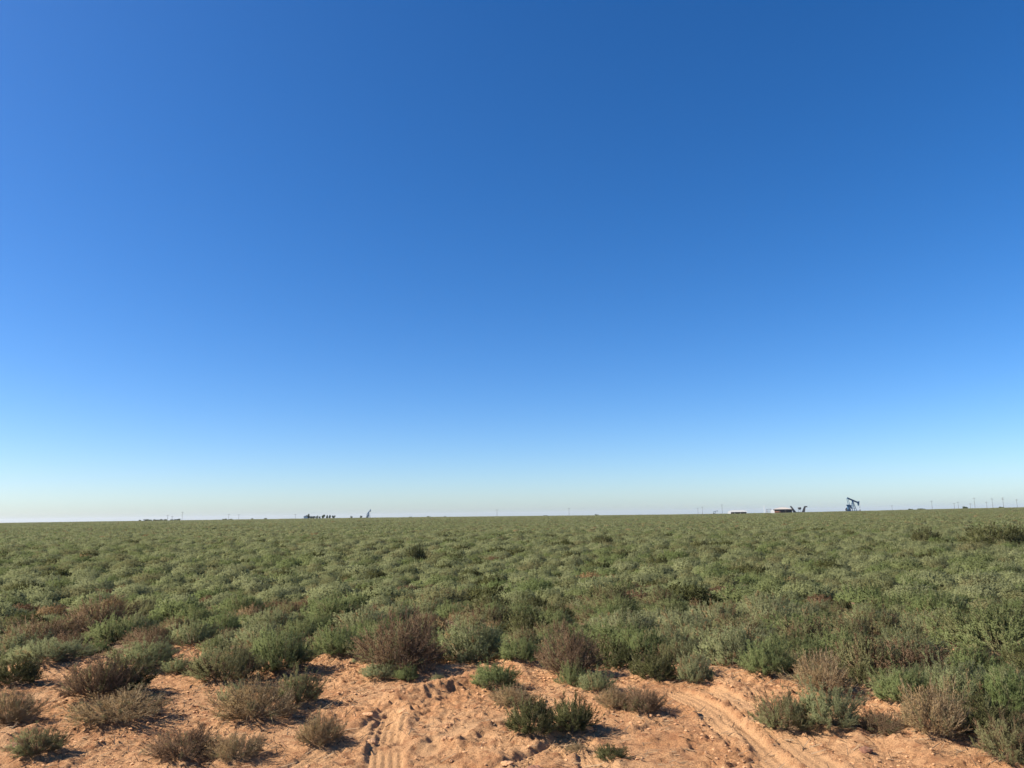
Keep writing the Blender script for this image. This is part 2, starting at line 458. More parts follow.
def soil_material():
    m, nt, out = new_mat('red_sand')
    L = nt.links.new
    tc = N(nt, 'ShaderNodeTexCoord')
    def noise(scale, detail=6, rough=0.6):
        n = N(nt, 'ShaderNodeTexNoise'); n.inputs['Scale'].default_value = scale; n.inputs['Detail'].default_value = detail; n.inputs['Roughness'].default_value = rough
        L(tc.outputs['Object'], n.inputs['Vector']); return n
    def ramp(src, a, b):
        r = N(nt, 'ShaderNodeMapRange'); r.inputs['From Min'].default_value = a; r.inputs['From Max'].default_value = b
        L(src, r.inputs['Value']); return r.outputs[0]
    def mix(f, a, b):
        x = N(nt, 'ShaderNodeMix', data_type='RGBA')
        if hasattr(f, 'is_linked'): L(f, x.inputs[0])
        else: x.inputs[0].default_value = f
        for i, c in ((6, a), (7, b)):
            if isinstance(c, tuple): x.inputs[i].default_value = (*c, 1)
            else: L(c, x.inputs[i])
        return x.outputs[2]
    n1 = noise(1.1, 5); n2 = noise(9, 6); n3 = noise(70, 4, 0.7); n4 = noise(3.2, 6, 0.65)
    c = mix(ramp(n1.outputs['Fac'], 0.35, 0.65), (0.45, 0.228, 0.102), (0.575, 0.335, 0.168))
    c = mix(ramp(n2.outputs['Fac'], 0.47, 0.66), c, (0.34, 0.16, 0.073))
    c = mix(ramp(n3.outputs['Fac'], 0.54, 0.66), c, (0.20, 0.092, 0.046))
    pr = N(nt, 'ShaderNodeAttribute', attribute_name='press')
    c = mix(ramp(pr.outputs['Fac'], 0.2, 1.4), c, (0.575, 0.338, 0.168))
    # plant litter lying between the shrubs of the field, short weeds further off
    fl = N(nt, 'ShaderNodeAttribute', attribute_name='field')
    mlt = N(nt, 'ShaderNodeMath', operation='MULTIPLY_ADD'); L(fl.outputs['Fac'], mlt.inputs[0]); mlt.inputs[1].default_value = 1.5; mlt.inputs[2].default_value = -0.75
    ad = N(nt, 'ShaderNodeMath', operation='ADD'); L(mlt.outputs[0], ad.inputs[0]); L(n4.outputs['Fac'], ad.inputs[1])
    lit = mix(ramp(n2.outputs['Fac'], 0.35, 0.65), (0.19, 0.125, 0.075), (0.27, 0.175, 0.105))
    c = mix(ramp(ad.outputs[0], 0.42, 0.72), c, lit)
    gr = N(nt, 'ShaderNodeAttribute', attribute_name='green')
    gcol = mix(ramp(noise(0.02, 6).outputs['Fac'], 0.35, 0.65), (0.095, 0.105, 0.045), (0.13, 0.13, 0.06))
    c = mix(gr.outputs['Fac'], c, gcol)
    n6 = noise(170, 3, 0.7)
    gv = N(nt, 'ShaderNodeMapRange'); gv.inputs['From Min'].default_value = 0.3; gv.inputs['From Max'].default_value = 0.7; gv.inputs['To Min'].default_value = 0.62; gv.inputs['To Max'].default_value = 1.32
    L(n6.outputs['Fac'], gv.inputs['Value'])
    vm = N(nt, 'ShaderNodeVectorMath', operation='SCALE'); L(c, vm.inputs[0]); L(gv.outputs[0], vm.inputs['Scale']); c = vm.outputs[0]
    b = N(nt, 'ShaderNodeBsdfPrincipled'); b.inputs['Roughness'].default_value = 0.95; b.inputs['Specular IOR Level'].default_value = 0.15
    L(c, b.inputs['Base Color'])
    bp = N(nt, 'ShaderNodeBump'); bp.inputs['Strength'].default_value = 1.0; bp.inputs['Distance'].default_value = 0.035
    n5 = noise(45, 8, 0.75); L(n5.outputs['Fac'], bp.inputs['Height']); L(bp.outputs[0], b.inputs['Normal'])
    L(b.outputs[0], out.inputs[0])
    return m


SOIL = soil_material()
CLOD = paint('soil_clod', (0.46, 0.25, 0.12), 0.95, 0, 0.35, 25)
CLODD = paint('damp_clod', (0.20, 0.09, 0.05), 0.95, 0, 0.35, 25)
LITTER = leaf_mat('dry_litter', (0.07, 0.04, 0.025), (0.32, 0.22, 0.13), (0.16, 0.1, 0.06), 0.0)


# ------------------------------------------------------------------ ground
def axis(lo, f0, f1, hi, step, ratio):
    mid = np.arange(f0, f1 + 1e-6, step)
    r = [mid[-1]]; s = step
    while r[-1] < hi: s *= ratio; r.append(r[-1] + s)
    l = [mid[0]]; s = step
    while l[-1] > lo: s *= ratio; l.append(l[-1] - s)
    return np.concatenate([np.array(l[1:])[::-1], mid, np.array(r[1:])])


gxs = axis(-6000, -6.0, 6.0, 6000, 0.0145, 1.045)
gys = axis(-400, 4.7, 9.6, 7000, 0.0145, 1.04)
GX, GY = np.meshgrid(gxs, gys)
gx, gy = GX.ravel(), GY.ravel()
zf = ground_far(gx, gy)
zn = np.zeros_like(gx); pr = np.zeros_like(gx)
k = np.hypot(gx, gy) < 27
zn[k], pr[k] = ground_near(gx[k], gy[k])
bd = bound(gx, gy)
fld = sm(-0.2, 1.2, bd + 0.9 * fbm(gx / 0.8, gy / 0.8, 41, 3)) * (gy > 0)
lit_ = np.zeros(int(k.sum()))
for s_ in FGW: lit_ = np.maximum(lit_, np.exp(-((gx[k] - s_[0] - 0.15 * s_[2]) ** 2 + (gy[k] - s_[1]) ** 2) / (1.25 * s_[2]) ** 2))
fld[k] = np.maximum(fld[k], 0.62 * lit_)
grn = sm(20, 90, np.hypot(gx, gy)) * (gy > 0)
nx, ny = len(gxs), len(gys)
i0 = (np.arange(ny - 1)[:, None] * nx + np.arange(nx - 1)[None, :]).ravel()
quads = np.stack([i0, i0 + 1, i0 + nx + 1, i0 + nx], 1)
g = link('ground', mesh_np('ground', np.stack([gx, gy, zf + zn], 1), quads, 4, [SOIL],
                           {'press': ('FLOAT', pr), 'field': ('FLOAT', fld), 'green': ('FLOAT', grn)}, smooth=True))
tag(g, 'flat red sandy plain, bare in front and covered by shrubs behind', None, None, 'structure')


# ------------------------------------------------------------------ shrubs
def nrm(v): return v / np.maximum(np.linalg.norm(v, axis=-1, keepdims=True), 1e-9)


def gen_shrub(seed, ns=90, nt=12, nl=7, ll=0.030, lw=0.28, tl=0.13, upb=0.6, sparse=1.0, flat=1.0, stemw=0.006, r0=0.70, t0=0.36, nout=0.72, tv=0.2):
    """a shrub of radius 0.5 and height 0.5*flat: (leaf verts, leaf tint), (stem verts, stem tint); leaves are triangles, stems quads"""
    g = np.random.default_rng(seed)
    phi = g.uniform(0, 2 * PI, ns)
    ct = np.clip(g.uniform(0.02, 1.0, ns), 0, 1)
    st = np.sqrt(1 - ct ** 2)
    ph0 = g.uniform(0, 6.28, 4)
    lump = 1 + 0.13 * np.sin(3 * phi + ph0[0]) + 0.12 * np.sin(5 * phi + 4 * ct + ph0[1]) + 0.10 * np.sin(2 * phi + 6 * ct + ph0[2])
    rad = lump * g.uniform(r0, 1.06, ns)
    end = np.stack([0.5 * st * np.cos(phi) * rad, 0.5 * st * np.sin(phi) * rad, 0.5 * flat * (0.12 + 0.88 * ct) * rad], 1)
    base = np.stack([0.05 * np.cos(phi) * g.uniform(0, 1, ns), 0.05 * np.sin(phi) * g.uniform(0, 1, ns), np.full(ns, -0.03)], 1)
    ctl = base + (end - base) * np.array([0.75, 0.75, 0.35]) + g.normal(0, 0.03, (ns, 3))
    def bez(t):
        t = t[..., None]
        return (1 - t) ** 2 * base[:, None] + 2 * t * (1 - t) * ctl[:, None] + t ** 2 * end[:, None]
    def bezd(t):
        t = t[..., None]
        return nrm(2 * (1 - t) * (ctl - base)[:, None] + 2 * t * (end - ctl)[:, None])
    # stems
    ts = np.broadcast_to(np.linspace(0, 1, 5), (ns, 5))
    P = bez(ts); D = bezd(ts)
    side = nrm(np.cross(D, g.normal(0, 1, (ns, 1, 3))))
    wv = (stemw * np.linspace(1, 0.35, 5))[None, :, None]
    A = P - side * wv / 2; B = P + side * wv / 2
    sq = np.stack([A[:, :-1], B[:, :-1], B[:, 1:], A[:, 1:]], 2).reshape(-1, 4, 3)
    stint = np.repeat(g.uniform(0, 1, ns), 4)
    # twigs
    t = g.uniform(t0, 1.0, (ns, nt)) ** 0.8
    Pt = bez(t); Dt = bezd(t)
    out = nrm(Pt * np.array([1, 1, 0.6]) + 1e-4)
    tw = nrm(0.55 * Dt + 0.45 * out + np.array([0, 0, upb]) + g.normal(0, 0.42, Pt.shape))
    tlen = tl * g.uniform(0.5, 1.25, (ns, nt))[..., None] * (1.25 - 0.5 * t[..., None])
    E = Pt + tw * tlen
    sd = nrm(np.cross(tw, g.normal(0, 1, Pt.shape))) * stemw * 0.28
    tq = np.stack([Pt - sd, Pt + sd, E + sd * 0.4, E - sd * 0.4], 2).reshape(-1, 4, 3)
    ttint = g.uniform(0, 1, len(tq))
    # leaves
    u = g.uniform(0.12, 1.05, (ns, nt, nl, 1))
    Lp = Pt[:, :, None] + tw[:, :, None] * tlen[:, :, None] * u
    ld = nrm(0.85 * tw[:, :, None] + g.normal(0, 0.55, Lp.shape) + np.array([0, 0, 0.25]))
    le = ll * g.uniform(0.55, 1.3, (ns, nt, nl, 1))
    sd = nrm(np.cross(ld, g.normal(0, 1, Lp.shape))) * le * lw / 2
    lv = np.stack([Lp - sd, Lp + sd, Lp + ld * le], 3).reshape(-1, 3, 3)
    br = np.repeat(g.uniform(0, 1, ns), nt * nl)          # whole branches differ a little in colour
    lt = np.clip(0.42 + 0.4 * (br - 0.5) + tv * 2.0 * (g.uniform(0, 1, len(lv)) - 0.5) + (tv - 0.2) * (g.uniform(0, 1, len(lv)) > 0.93) * 2.0, 0, 1.6)
    if sparse < 1:
        kk = g.uniform(0, 1, len(lv)) < sparse
        lv = lv[kk]; lt = lt[kk]; br = br[kk]
    # leaf shading normals bent outwards, so each plant shades like a rounded mound
    cen = lv.mean(1)
    outw = nrm(cen * np.array([1, 1, 1.0]) + np.array([0, 0, 0.10]) + 1e-5)
    gn = np.cross(lv[:, 1] - lv[:, 0], lv[:, 2] - lv[:, 0])
    fl = (gn * outw).sum(1) < 0
    lv[fl] = lv[fl][:, [1, 0, 2]]
    gn = nrm(np.where(fl[:, None], -gn, gn))
    nv_ = np.repeat(nrm(nout * outw + 0.40 * gn + g.normal(0, 0.12, gn.shape)), 3, 0)
    gen_shrub.normals = nv_; gen_shrub.br = br
    return (lv.reshape(-1, 3), np.repeat(lt, 3)), (np.concatenate([sq, tq]).reshape(-1, 3), np.repeat(np.concatenate([stint, ttint]), 4))


KIND = {  # shape settings of each kind of plant
    'G': dict(flat=1.2, upb=0.65, sparse=1.0, ll=0.034, lw=0.22),
    'S': dict(flat=1.05, upb=0.5, sparse=1.0, ll=0.031, lw=0.23),
    'O': dict(flat=1.0, upb=0.4, sparse=0.95, ll=0.030, lw=0.25),
    'B': dict(flat=1.05, upb=0.2, sparse=0.62, ll=0.028, lw=0.22),
    'T': dict(flat=0.95, upb=0.3, sparse=0.45, ll=0.030, lw=0.20),
    'D': dict(flat=1.0, upb=0.4, sparse=1.0, ll=0.030, lw=0.28),
}
ALT = {'G': ('O', 0.10), 'S': ('T', 0.10), 'O': ('B', 0.24), 'B': ('O', 0.12), 'T': ('O', 0.14), 'D': ('O', 0.15)}   # some branches of a plant are dead, some still green
HI = {}      # close plants: foliage and stems apart
MID = {}     # field plants: one mesh, two materials
for ki, (kk_, kw) in enumerate(KIND.items()):
    HI[kk_] = []; MID[kk_] = []
    for v in range(3):
        kw = dict(kw); kw['ll'] = KIND[kk_]['ll'] * 0.64; kw['lw'] = KIND[kk_]['lw'] * 1.2
        (lv, lt), (sv, stt) = gen_shrub(100 + 10 * ki + v, ns=210 if kk_ in 'TB' else 180, nt=21, nl=16, tl=0.10, tv=0.42, stemw=0.0075 if kk_ in 'TB' else 0.006, **kw)
        HI[kk_].append((mesh_np('foliage', lv, np.arange(len(lv)), 3, [LEAF[kk_], LEAF[ALT[kk_][0]]], {'tint': ('FLOAT', lt)}, mat_idx=gen_shrub.br < ALT[kk_][1], normals=gen_shrub.normals),
                        mesh_np('stems', sv, np.arange(len(sv)), 4, [STEM[kk_]], {'tint': ('FLOAT', stt)})))
    for v in range(4):
        kw2 = dict(kw); kw2['ll'] = KIND[kk_]['ll'] * 0.72; kw2['lw'] = KIND[kk_]['lw'] * 1.15
        (lv, lt), (sv, stt) = gen_shrub(500 + 10 * ki + v, ns=230, nt=13, nl=15, tl=0.085, tv=0.42, stemw=0.008, r0=0.8, t0=0.5, nout=0.9, **kw2)
        nl_ = len(lv) // 3; ns_ = len(sv) // 4
        MID[kk_].append(mesh_np('shrub', np.concatenate([lv, sv]), np.arange(len(lv) + len(sv)),
                                np.concatenate([np.full(nl_, 3), np.full(ns_, 4)]), [LEAF[kk_], STEM[kk_], LEAF[ALT[kk_][0]]],
                                {'tint': ('FLOAT', np.concatenate([lt, stt]))},
                                mat_idx=np.concatenate([2 * (gen_shrub.br < ALT[kk_][1]), np.ones(ns_)]),
                                normals=np.concatenate([gen_shrub.normals, nrm(sv + np.array([0, 0, 0.1]))])))

rg = np.random.default_rng(5)
for n_, (x, y, wr, hh, kk_, lab) in enumerate(FGW):
    z = float(gz(x, y)[0])
    o = empty('shrub', (x, y, z - 0.01), float(rg.uniform(0, 6.28)))
    fl = KIND[kk_]['flat']
    o.scale = (wr / 0.5, wr / 0.5, hh / (0.5 * fl))
    fo, sm_ = HI[kk_][n_ % 3]
    link('foliage', fo, o); link('stems', sm_, o)
    tag(o, lab, 'shrub', 'shrubs on and along the bare sand')

# ---- the nearest plants of the field, one object each
CAT = {'G': 'bright green shrub among others in the dense field behind the sand',
       'S': 'pale sage green shrub among others in the dense field behind the sand',
       'O': 'olive green shrub among others in the dense field behind the sand',
       'B': 'reddish brown dead shrub among green ones in the dense field',
       'T': 'straw coloured dry shrub among green ones in the dense field',
       'D': 'dark green shrub among paler ones in the dense field'}


def kind_at(x, y, u):
    """which plant grows there: browner at left front, greener to the right and further off"""
    d = math.hypot(x, y); az = math.atan2(x, y)
    br = 0.22 + 1.0 * float(fbm(x / 2.6, y / 2.2, 71, 3)) - 0.22 * az - 0.012 * max(0, d - 9)
    if d > 17: br = min(br, 0.02 + 0.35 * float(fbm(x / 9, y / 7, 71, 3)))
    br = min(max(br, 0.0), 0.5)
    if u < br * 0.62: return 'B'
    if u < br: return 'T'
    v = (u - br) / (1 - br)
    if v < (0.34 if d < 15 else 0.24): return 'G'
    if v < 0.74: return 'S'
    if v < 0.93: return 'O'
    return 'D'


SPECIAL = [  # field plants that stand out in the photo: column, base row, width px, height px, kind, label
    (1000, 653, 96, 46, 'G', 'big rounded bright green shrub at the right edge of the field'),
    (332, 622, 58, 27, 'G', 'bright green rounded shrub in the field, left of centre'),
    (100, 632, 62, 32, 'B', 'reddish brown shrub patch in the field at left'),
    (40, 644, 60, 26, 'B', 'dark reddish brown shrub low in the field at far left'),
    (905, 672, 70, 34, 'B', 'reddish brown upright dry shrub between green ones at right'),
    (640, 655, 54, 30, 'G', 'fresh green shrub behind the dark green one at the sand edge'),
    (866, 672, 56, 38, 'O', 'olive shrub left of the reddish brown upright dry one at right'),
    (730, 662, 60, 38, 'S', 'grey-green rounded shrub above the top of the diagonal ruts'),
    (470, 662, 70, 44, 'S', 'tall pale shrub right of the largest reddish brown shrub'),
]
placed = []
gen = np.random.default_rng(21)
n_field = 0


def put_shrub(x, y, rad, hh, kk_, lab, grp):
    z = float(gz(x, y)[0])
    o = link('shrub', MID[kk_][int(gen.integers(0, 4))])
    o.location = (x, y, z - 0.02); o.rotation_euler = (0, 0, float(gen.uniform(0, 6.28)))
    o.scale = (rad / 0.5, rad / 0.5, hh / (0.5 * KIND[kk_]['flat']))
    tag(o, lab, 'shrub', grp)


for (px, py, w, h, kk_, lab) in SPECIAL:
    p = g0(px, py); d = math.hypot(*p); mpp = math.hypot(d, EYE) / F
    put_shrub(p[0], p[1], w * mpp / 2, h * mpp * 0.82, kk_, lab, 'shrubs of the dense field')
    placed.append((p[0], p[1], w * mpp / 2)); n_field += 1
for s in FGW: placed.append((s[0], s[1], s[2] * 0.8))

# candidate places from near to far, thinned so that plants only lightly overlap
cand = []
x0g = np.arange(-70, 70, 0.30); y0g = np.arange(5, 64, 0.30)
CXg, CYg = np.meshgrid(x0g, y0g)
cx = (CXg + gen.uniform(-0.15, 0.15, CXg.shape)).ravel(); cy = (CYg + gen.uniform(-0.15, 0.15, CXg.shape)).ravel()
azc = np.arctan2(cx, cy); dc = np.hypot(cx, cy); bc = bound(cx, cy)
ok = (np.abs(azc) < R_(43)) & (dc < 60) & (bc > 0.02 + 0.25 * gen.uniform(0, 1, cx.shape))
cx, cy, dc, bc, azc = cx[ok], cy[ok], dc[ok], bc[ok], azc[ok]
order = np.argsort(dc)
cell = {}


def free(x, y, r, d):
    ix, iy = int(x // 1.0), int(y // 1.0)
    for i in range(ix - 1, ix + 2):
        for j in range(iy - 1, iy + 2):
            for (qx, qy, qr) in cell.get((i, j), ()):
                if (qx - x) ** 2 + (qy - y) ** 2 < ((0.76 if d < 12 else 0.74) * (qr + r)) ** 2: return False
    return True


def mark(x, y, r): cell.setdefault((int(x // 1.0), int(y // 1.0)), []).append((x, y, r))


for q in placed: mark(*q)
far_pts = []
LIMIT = 300 - len(FG)
for i in order:
    x, y, d = float(cx[i]), float(cy[i]), float(dc[i])
    big = float(fbm(x / 3.5, y / 3.5, 13, 2))
    r = (0.16 + 0.26 * float(gen.uniform()) ** 1.5) * (1 + 0.9 * big) * (1.0 + 0.004 * d)
    if not free(x, y, r, d): continue
    mark(x, y, r)
    kk_ = kind_at(x, y, float(gen.uniform()))
    if kk_ in 'BT': r *= 0.78
    hh = r * float(gen.uniform(0.8, 1.2)) * (0.85 if kk_ in 'TB' else 1.0)
    hh = min(hh, 0.31)
    if d < 12: r *= 1.12
    if d > 12: hh = min(max(r * float(gen.uniform(0.75, 1.0)), 0.17), 0.35); r *= 1.15
    inside = abs(azc[i]) < R_(35.5)
    if n_field < LIMIT and inside:
        put_shrub(x, y, r, hh, kk_, CAT[kk_], 'shrubs of the dense field'); n_field += 1
    else:
        far_pts.append((x, y, r, hh, kk_))

# ---- everything beyond as ONE object: plant shapes carried in the mesh itself, set out by geometry nodes
protos = []      # verts, faces loops, nper, tint, mat index
TYP = 'GSOBTD'
for ki, kk_ in enumerate(TYP):
    for v in range(2):
        kw = dict(KIND[kk_]); kw['ll'] = 0.034; kw['lw'] = 0.40; kw['upb'] *= 0.6; kw['sparse'] = max(0.7, kw['sparse'])
        (lv, lt), (sv, stt) = gen_shrub(900 + 10 * ki + v, ns=220, nt=9, nl=9, tl=0.075, stemw=0.012, r0=0.87, t0=0.6, nout=1.1, **kw)
        protos.append(dict(kind=kk_, lv=lv, lt=lt, nn=gen_shrub.normals, mi=np.full(len(lv) // 3, ki)))
n_single = len(protos)
# patches of many plants, used past 60 m
for v in range(6):
    g = np.random.default_rng(1500 + v)
    L, T_, MI, NN = [], [], [], []
    spots = []
    for q in range(900):
        a = g.uniform(0, 2 * PI); r = 3.0 * math.sqrt(g.uniform(0, 1))
        p = (r * math.cos(a), r * math.sin(a))
        if all((p[0] - s[0]) ** 2 + (p[1] - s[1]) ** 2 > 0.62 ** 2 for s in spots): spots.append(p)
        if len(spots) > 62: break
    wts = [[.3, .50, .18, .005, .005, .01], [.22, .53, .24, .005, .005, .0], [.34, .44, .19, .01, .01, .01]][v % 3]
    for p in spots:
        kk_ = g.choice(list(TYP), p=wts)
        kw = dict(KIND[kk_]); kw['ll'] = 0.07; kw['lw'] = 0.5; kw['upb'] = 0.2; kw['sparse'] = max(0.8, kw['sparse'])
        (lv, lt), _ = gen_shrub(int(g.integers(1e6)), ns=85, nt=6, nl=5, tl=0.06, r0=0.88, t0=0.62, nout=1.2, **kw)
        rr = 0.30 + 0.30 * g.uniform(); hz = g.uniform(0.20, 0.30) / (0.5 * kw['flat'])
        L.append(lv * np.array([rr / 0.5, rr / 0.5, hz]) + np.array([p[0], p[1], 0]))
        NN.append(gen_shrub.normals); T_.append(lt); MI.append(np.full(len(lv) // 3, TYP.index(kk_)))
    protos.append(dict(kind='patch', nn=np.concatenate(NN), lv=np.concatenate(L), lt=np.concatenate(T_), mi=np.concatenate(MI)))
pts, pick, rot, scl = [], [], [], []
g = np.random.default_rng(77)
for (x, y, r, hh, kk_) in far_pts:
    pts.append((x, y)); pick.append(1 + TYP.index(kk_) * 2 + int(g.integers(0, 2)))
    rot.append(g.uniform(0, 6.28)); scl.append((r / 0.5, r / 0.5, hh / (0.5 * KIND[kk_]['flat'])))
for (d0, d1, step, sc) in ((57, 170, 3.9, 1.0), (165, 560, 6.8, 1.8), (550, 1100, 16, 4.0)):
    xs = np.arange(-d1, d1, step); ys = np.arange(20, d1, step)
    X, Y = np.meshgrid(xs, ys)
    X = X + g.uniform(-0.4, 0.4, X.shape) * step; Y = Y + g.uniform(-0.4, 0.4, Y.shape) * step
    X = X.ravel(); Y = Y.ravel(); D = np.hypot(X, Y)
    ok = (np.abs(np.arctan2(X, Y)) < R_(42)) & (D > d0) & (D < d1)
    for x, y in zip(X[ok], Y[ok]):
        pts.append((x, y)); pick.append(1 + n_single + int(g.integers(0, 6))); rot.append(g.uniform(0, 6.28))
        f = g.uniform(0.85, 1.15); zf_ = 1.0 + 0.25 * (sc - 1) / 3
        scl.append((sc * f, sc * f, zf_ * g.uniform(0.75, 1.2)))
pts = np.array(pts); pz = gz(pts[:, 0], pts[:, 1]) - 0.02
npnt = len(pts)
V = [np.column_stack([pts, pz])]; PID = [np.zeros(npnt)]; PK = [np.array(pick)]
RO = [np.column_stack([np.zeros(npnt), np.zeros(npnt), rot])]; SC = [np.array(scl)]; TI = [np.zeros(npnt)]; MI = []; nv = npnt; FL = []; NO = [np.tile([0, 0, 1.0], (npnt, 1))]
for pi, p in enumerate(protos):
    m_ = len(p['lv'])
    NO.append(p['nn']); V.append(p['lv']); PID.append(np.full(m_, pi + 1)); PK.append(np.zeros(m_)); RO.append(np.zeros((m_, 3))); SC.append(np.ones((m_, 3))); TI.append(p['lt'])
    FL.append(np.arange(nv, nv + m_)); MI.append(p['mi']); nv += m_
me = mesh_np('shrub_field', np.concatenate(V), np.concatenate(FL), 3, [LEAF[t] for t in TYP],
             {'proto': ('INT', np.concatenate(PID).astype(np.int32)), 'pick': ('INT', np.concatenate(PK).astype(np.int32)),
              'rot': ('FLOAT_VECTOR', np.concatenate(RO).astype(np.float32)), 'scl': ('FLOAT_VECTOR', np.concatenate(SC).astype(np.float32)),
              'tint': ('FLOAT', np.concatenate(TI).astype(np.float32))}, mat_idx=np.concatenate(MI), normals=np.concatenate(NO))
print('field points', npnt, 'field verts', nv, 'individual field shrubs', n_field)
sf = link('shrub_field', me)
tag(sf, 'dense low green scrub covering the plain out to the horizon', None, None, 'stuff')
ng = bpy.data.node_groups.new('shrub_scatter', 'GeometryNodeTree')
ng.interface.new_socket('Geometry', in_out='INPUT', socket_type='NodeSocketGeometry')
ng.interface.new_socket('Geometry', in_out='OUTPUT', socket_type='NodeSocketGeometry')
gi = ng.nodes.new('NodeGroupInput'); go = ng.nodes.new('NodeGroupOutput')


def named(nm, typ):
    n = ng.nodes.new('GeometryNodeInputNamedAttribute'); n.data_type = typ; n.inputs['Name'].default_value = nm
    return next(s for s in n.outputs if s.enabled and s.name == 'Attribute')


a_pro, a_pick, a_rot, a_scl = named('proto', 'INT'), named('pick', 'INT'), named('rot', 'FLOAT_VECTOR'), named('scl', 'FLOAT_VECTOR')
e2r = ng.nodes.new('FunctionNodeEulerToRotation'); ng.links.new(a_rot, e2r.inputs[0])


def equal(sock, v):
    c = ng.nodes.new('FunctionNodeCompare'); c.data_type = 'INT'; c.operation = 'EQUAL'
    ins = [s for s in c.inputs if s.enabled]
    ng.links.new(sock, ins[0]); ins[1].default_value = v
    return next(s for s in c.outputs if s.enabled)


jn = ng.nodes.new('GeometryNodeJoinGeometry')
for pi in range(len(protos)):
    s1 = ng.nodes.new('GeometryNodeSeparateGeometry'); s1.domain = 'POINT'
    ng.links.new(gi.outputs[0], s1.inputs[0]); ng.links.new(equal(a_pro, pi + 1), s1.inputs['Selection'])
    s2 = ng.nodes.new('GeometryNodeSeparateGeometry'); s2.domain = 'POINT'
    ng.links.new(gi.outputs[0], s2.inputs[0]); ng.links.new(equal(a_pick, pi + 1), s2.inputs['Selection'])
    ip = ng.nodes.new('GeometryNodeInstanceOnPoints')
    ng.links.new(s2.outputs[0], ip.inputs['Points']); ng.links.new(s1.outputs[0], ip.inputs['Instance'])
    ng.links.new(e2r.outputs[0], ip.inputs['Rotation']); ng.links.new(a_scl, ip.inputs['Scale'])
    ng.links.new(ip.outputs[0], jn.inputs[0])
ng.links.new(jn.outputs[0], go.inputs[0])
md = sf.modifiers.new('scatter', 'NODES'); md.node_group = ng

# ------------------------------------------------------------------ clods, crumbs and dry litter on the sand
def lump(g, r, sub=1):
    import bmesh
    bm = bmesh.new(); bmesh.ops.create_icosphere(bm, subdivisions=sub, radius=1.0)
    v = np.array([p.co[:] for p in bm.verts]); f = np.array([[q.index for q in t.verts] for t in bm.faces]); bm.free()
    v = v * (1 + (g.uniform(-0.28, 0.28, (len(v), 1)) if sub == 1 else 0.9 * fbm(v[:, :1] * 1.9 + 9 * r * 50, v[:, 1:2] * 1.9 + v[:, 2:] * 1.7, 8, 4))) * np.array([1, g.uniform(0.6, 1.1), g.uniform(0.35, 0.7)]) * r
    a = g.uniform(0, 6.28); c, s = math.cos(a), math.sin(a)
    return v @ np.array([[c, s, 0], [-s, c, 0], [0, 0, 1]]), f


g = np.random.default_rng(31)
base_l = [lump(g, 1.0) for _ in range(12)]
n_c = 20000
d_ = np.sqrt(g.uniform(4.6 ** 2, 10.5 ** 2, n_c)); a_ = g.uniform(R_(-40), R_(40), n_c)
X = d_ * np.sin(a_); Y = d_ * np.cos(a_)
dens = np.clip(0.45 + 2.5 * fbm(X / 0.7, Y / 0.7, 7, 3), 0.08, 1)
_, prs = ground_near(X, Y)
ok = (g.uniform(0, 1, n_c) < dens) & (prs < 0.35)
X, Y = X[ok], Y[ok]
Z = gz(X, Y)
V, FL = [], []; n = 0
for x, y, z in zip(X, Y, Z):
    r = min(0.017, 0.0032 * (1 / max(1e-3, g.uniform(0.06, 1))) ** 0.9)
    lv, lf = base_l[int(g.integers(0, 12))]
    V.append(lv * r + np.array([x, y, z + 0.25 * r])); FL.append(lf + n); n += len(lv)
o = link('soil_crumbs', mesh_np('soil_crumbs', np.concatenate(V), np.concatenate(FL), 3, [CLOD]))
tag(o, 'crumbs of dry red soil strewn over the bare sand', None, None, 'stuff')

CLODS = [(16, 751, 0.12, CLODD, 'dark damp clod of earth in the bottom left corner'),
         (368, 722, 0.07, CLOD, 'clod left of the curved tyre print'),
         (404, 716, 0.07, CLOD, 'clod standing at the upper end of the straight tyre print'),
         (371, 748, 0.06, CLOD, 'clod on the left border of the straight tyre print'),
         (446, 744, 0.05, CLOD, 'small clod right of the straight tyre print'),
         (507, 766, 0.07, CLOD, 'clod at the bottom edge left of the ribbed tyre print'),
         (536, 772, 0.08, CLODD, 'dark clod at the bottom edge under the ribbed tyre print'),
         (866, 757, 0.07, CLODD, 'broken dark clod below the wide clump on the right sand'),
         (402, 770, 0.06, CLOD, 'clod on the right border of the straight tyre print at the bottom')]
for (px, py, r, mt, lab) in CLODS:
    p = g0(px, py)
    lv, lf = lump(g, r * 0.62, 4)
    lv = lv * (1 + 0.5 * fbm(lv[:, 0] / (0.5 * r) + lv[:, 2] / (0.6 * r), lv[:, 1] / (0.5 * r) + 3 * px, 5, 3))[:, None]
    o = link('soil_clod', mesh_np('soil_clod', lv, lf, 3, [mt]))
    o.location = (p[0], p[1], float(gz(*p)[0]) + 0.06 * r)
    tag(o, lab, 'clod', 'clods of earth on the sand')

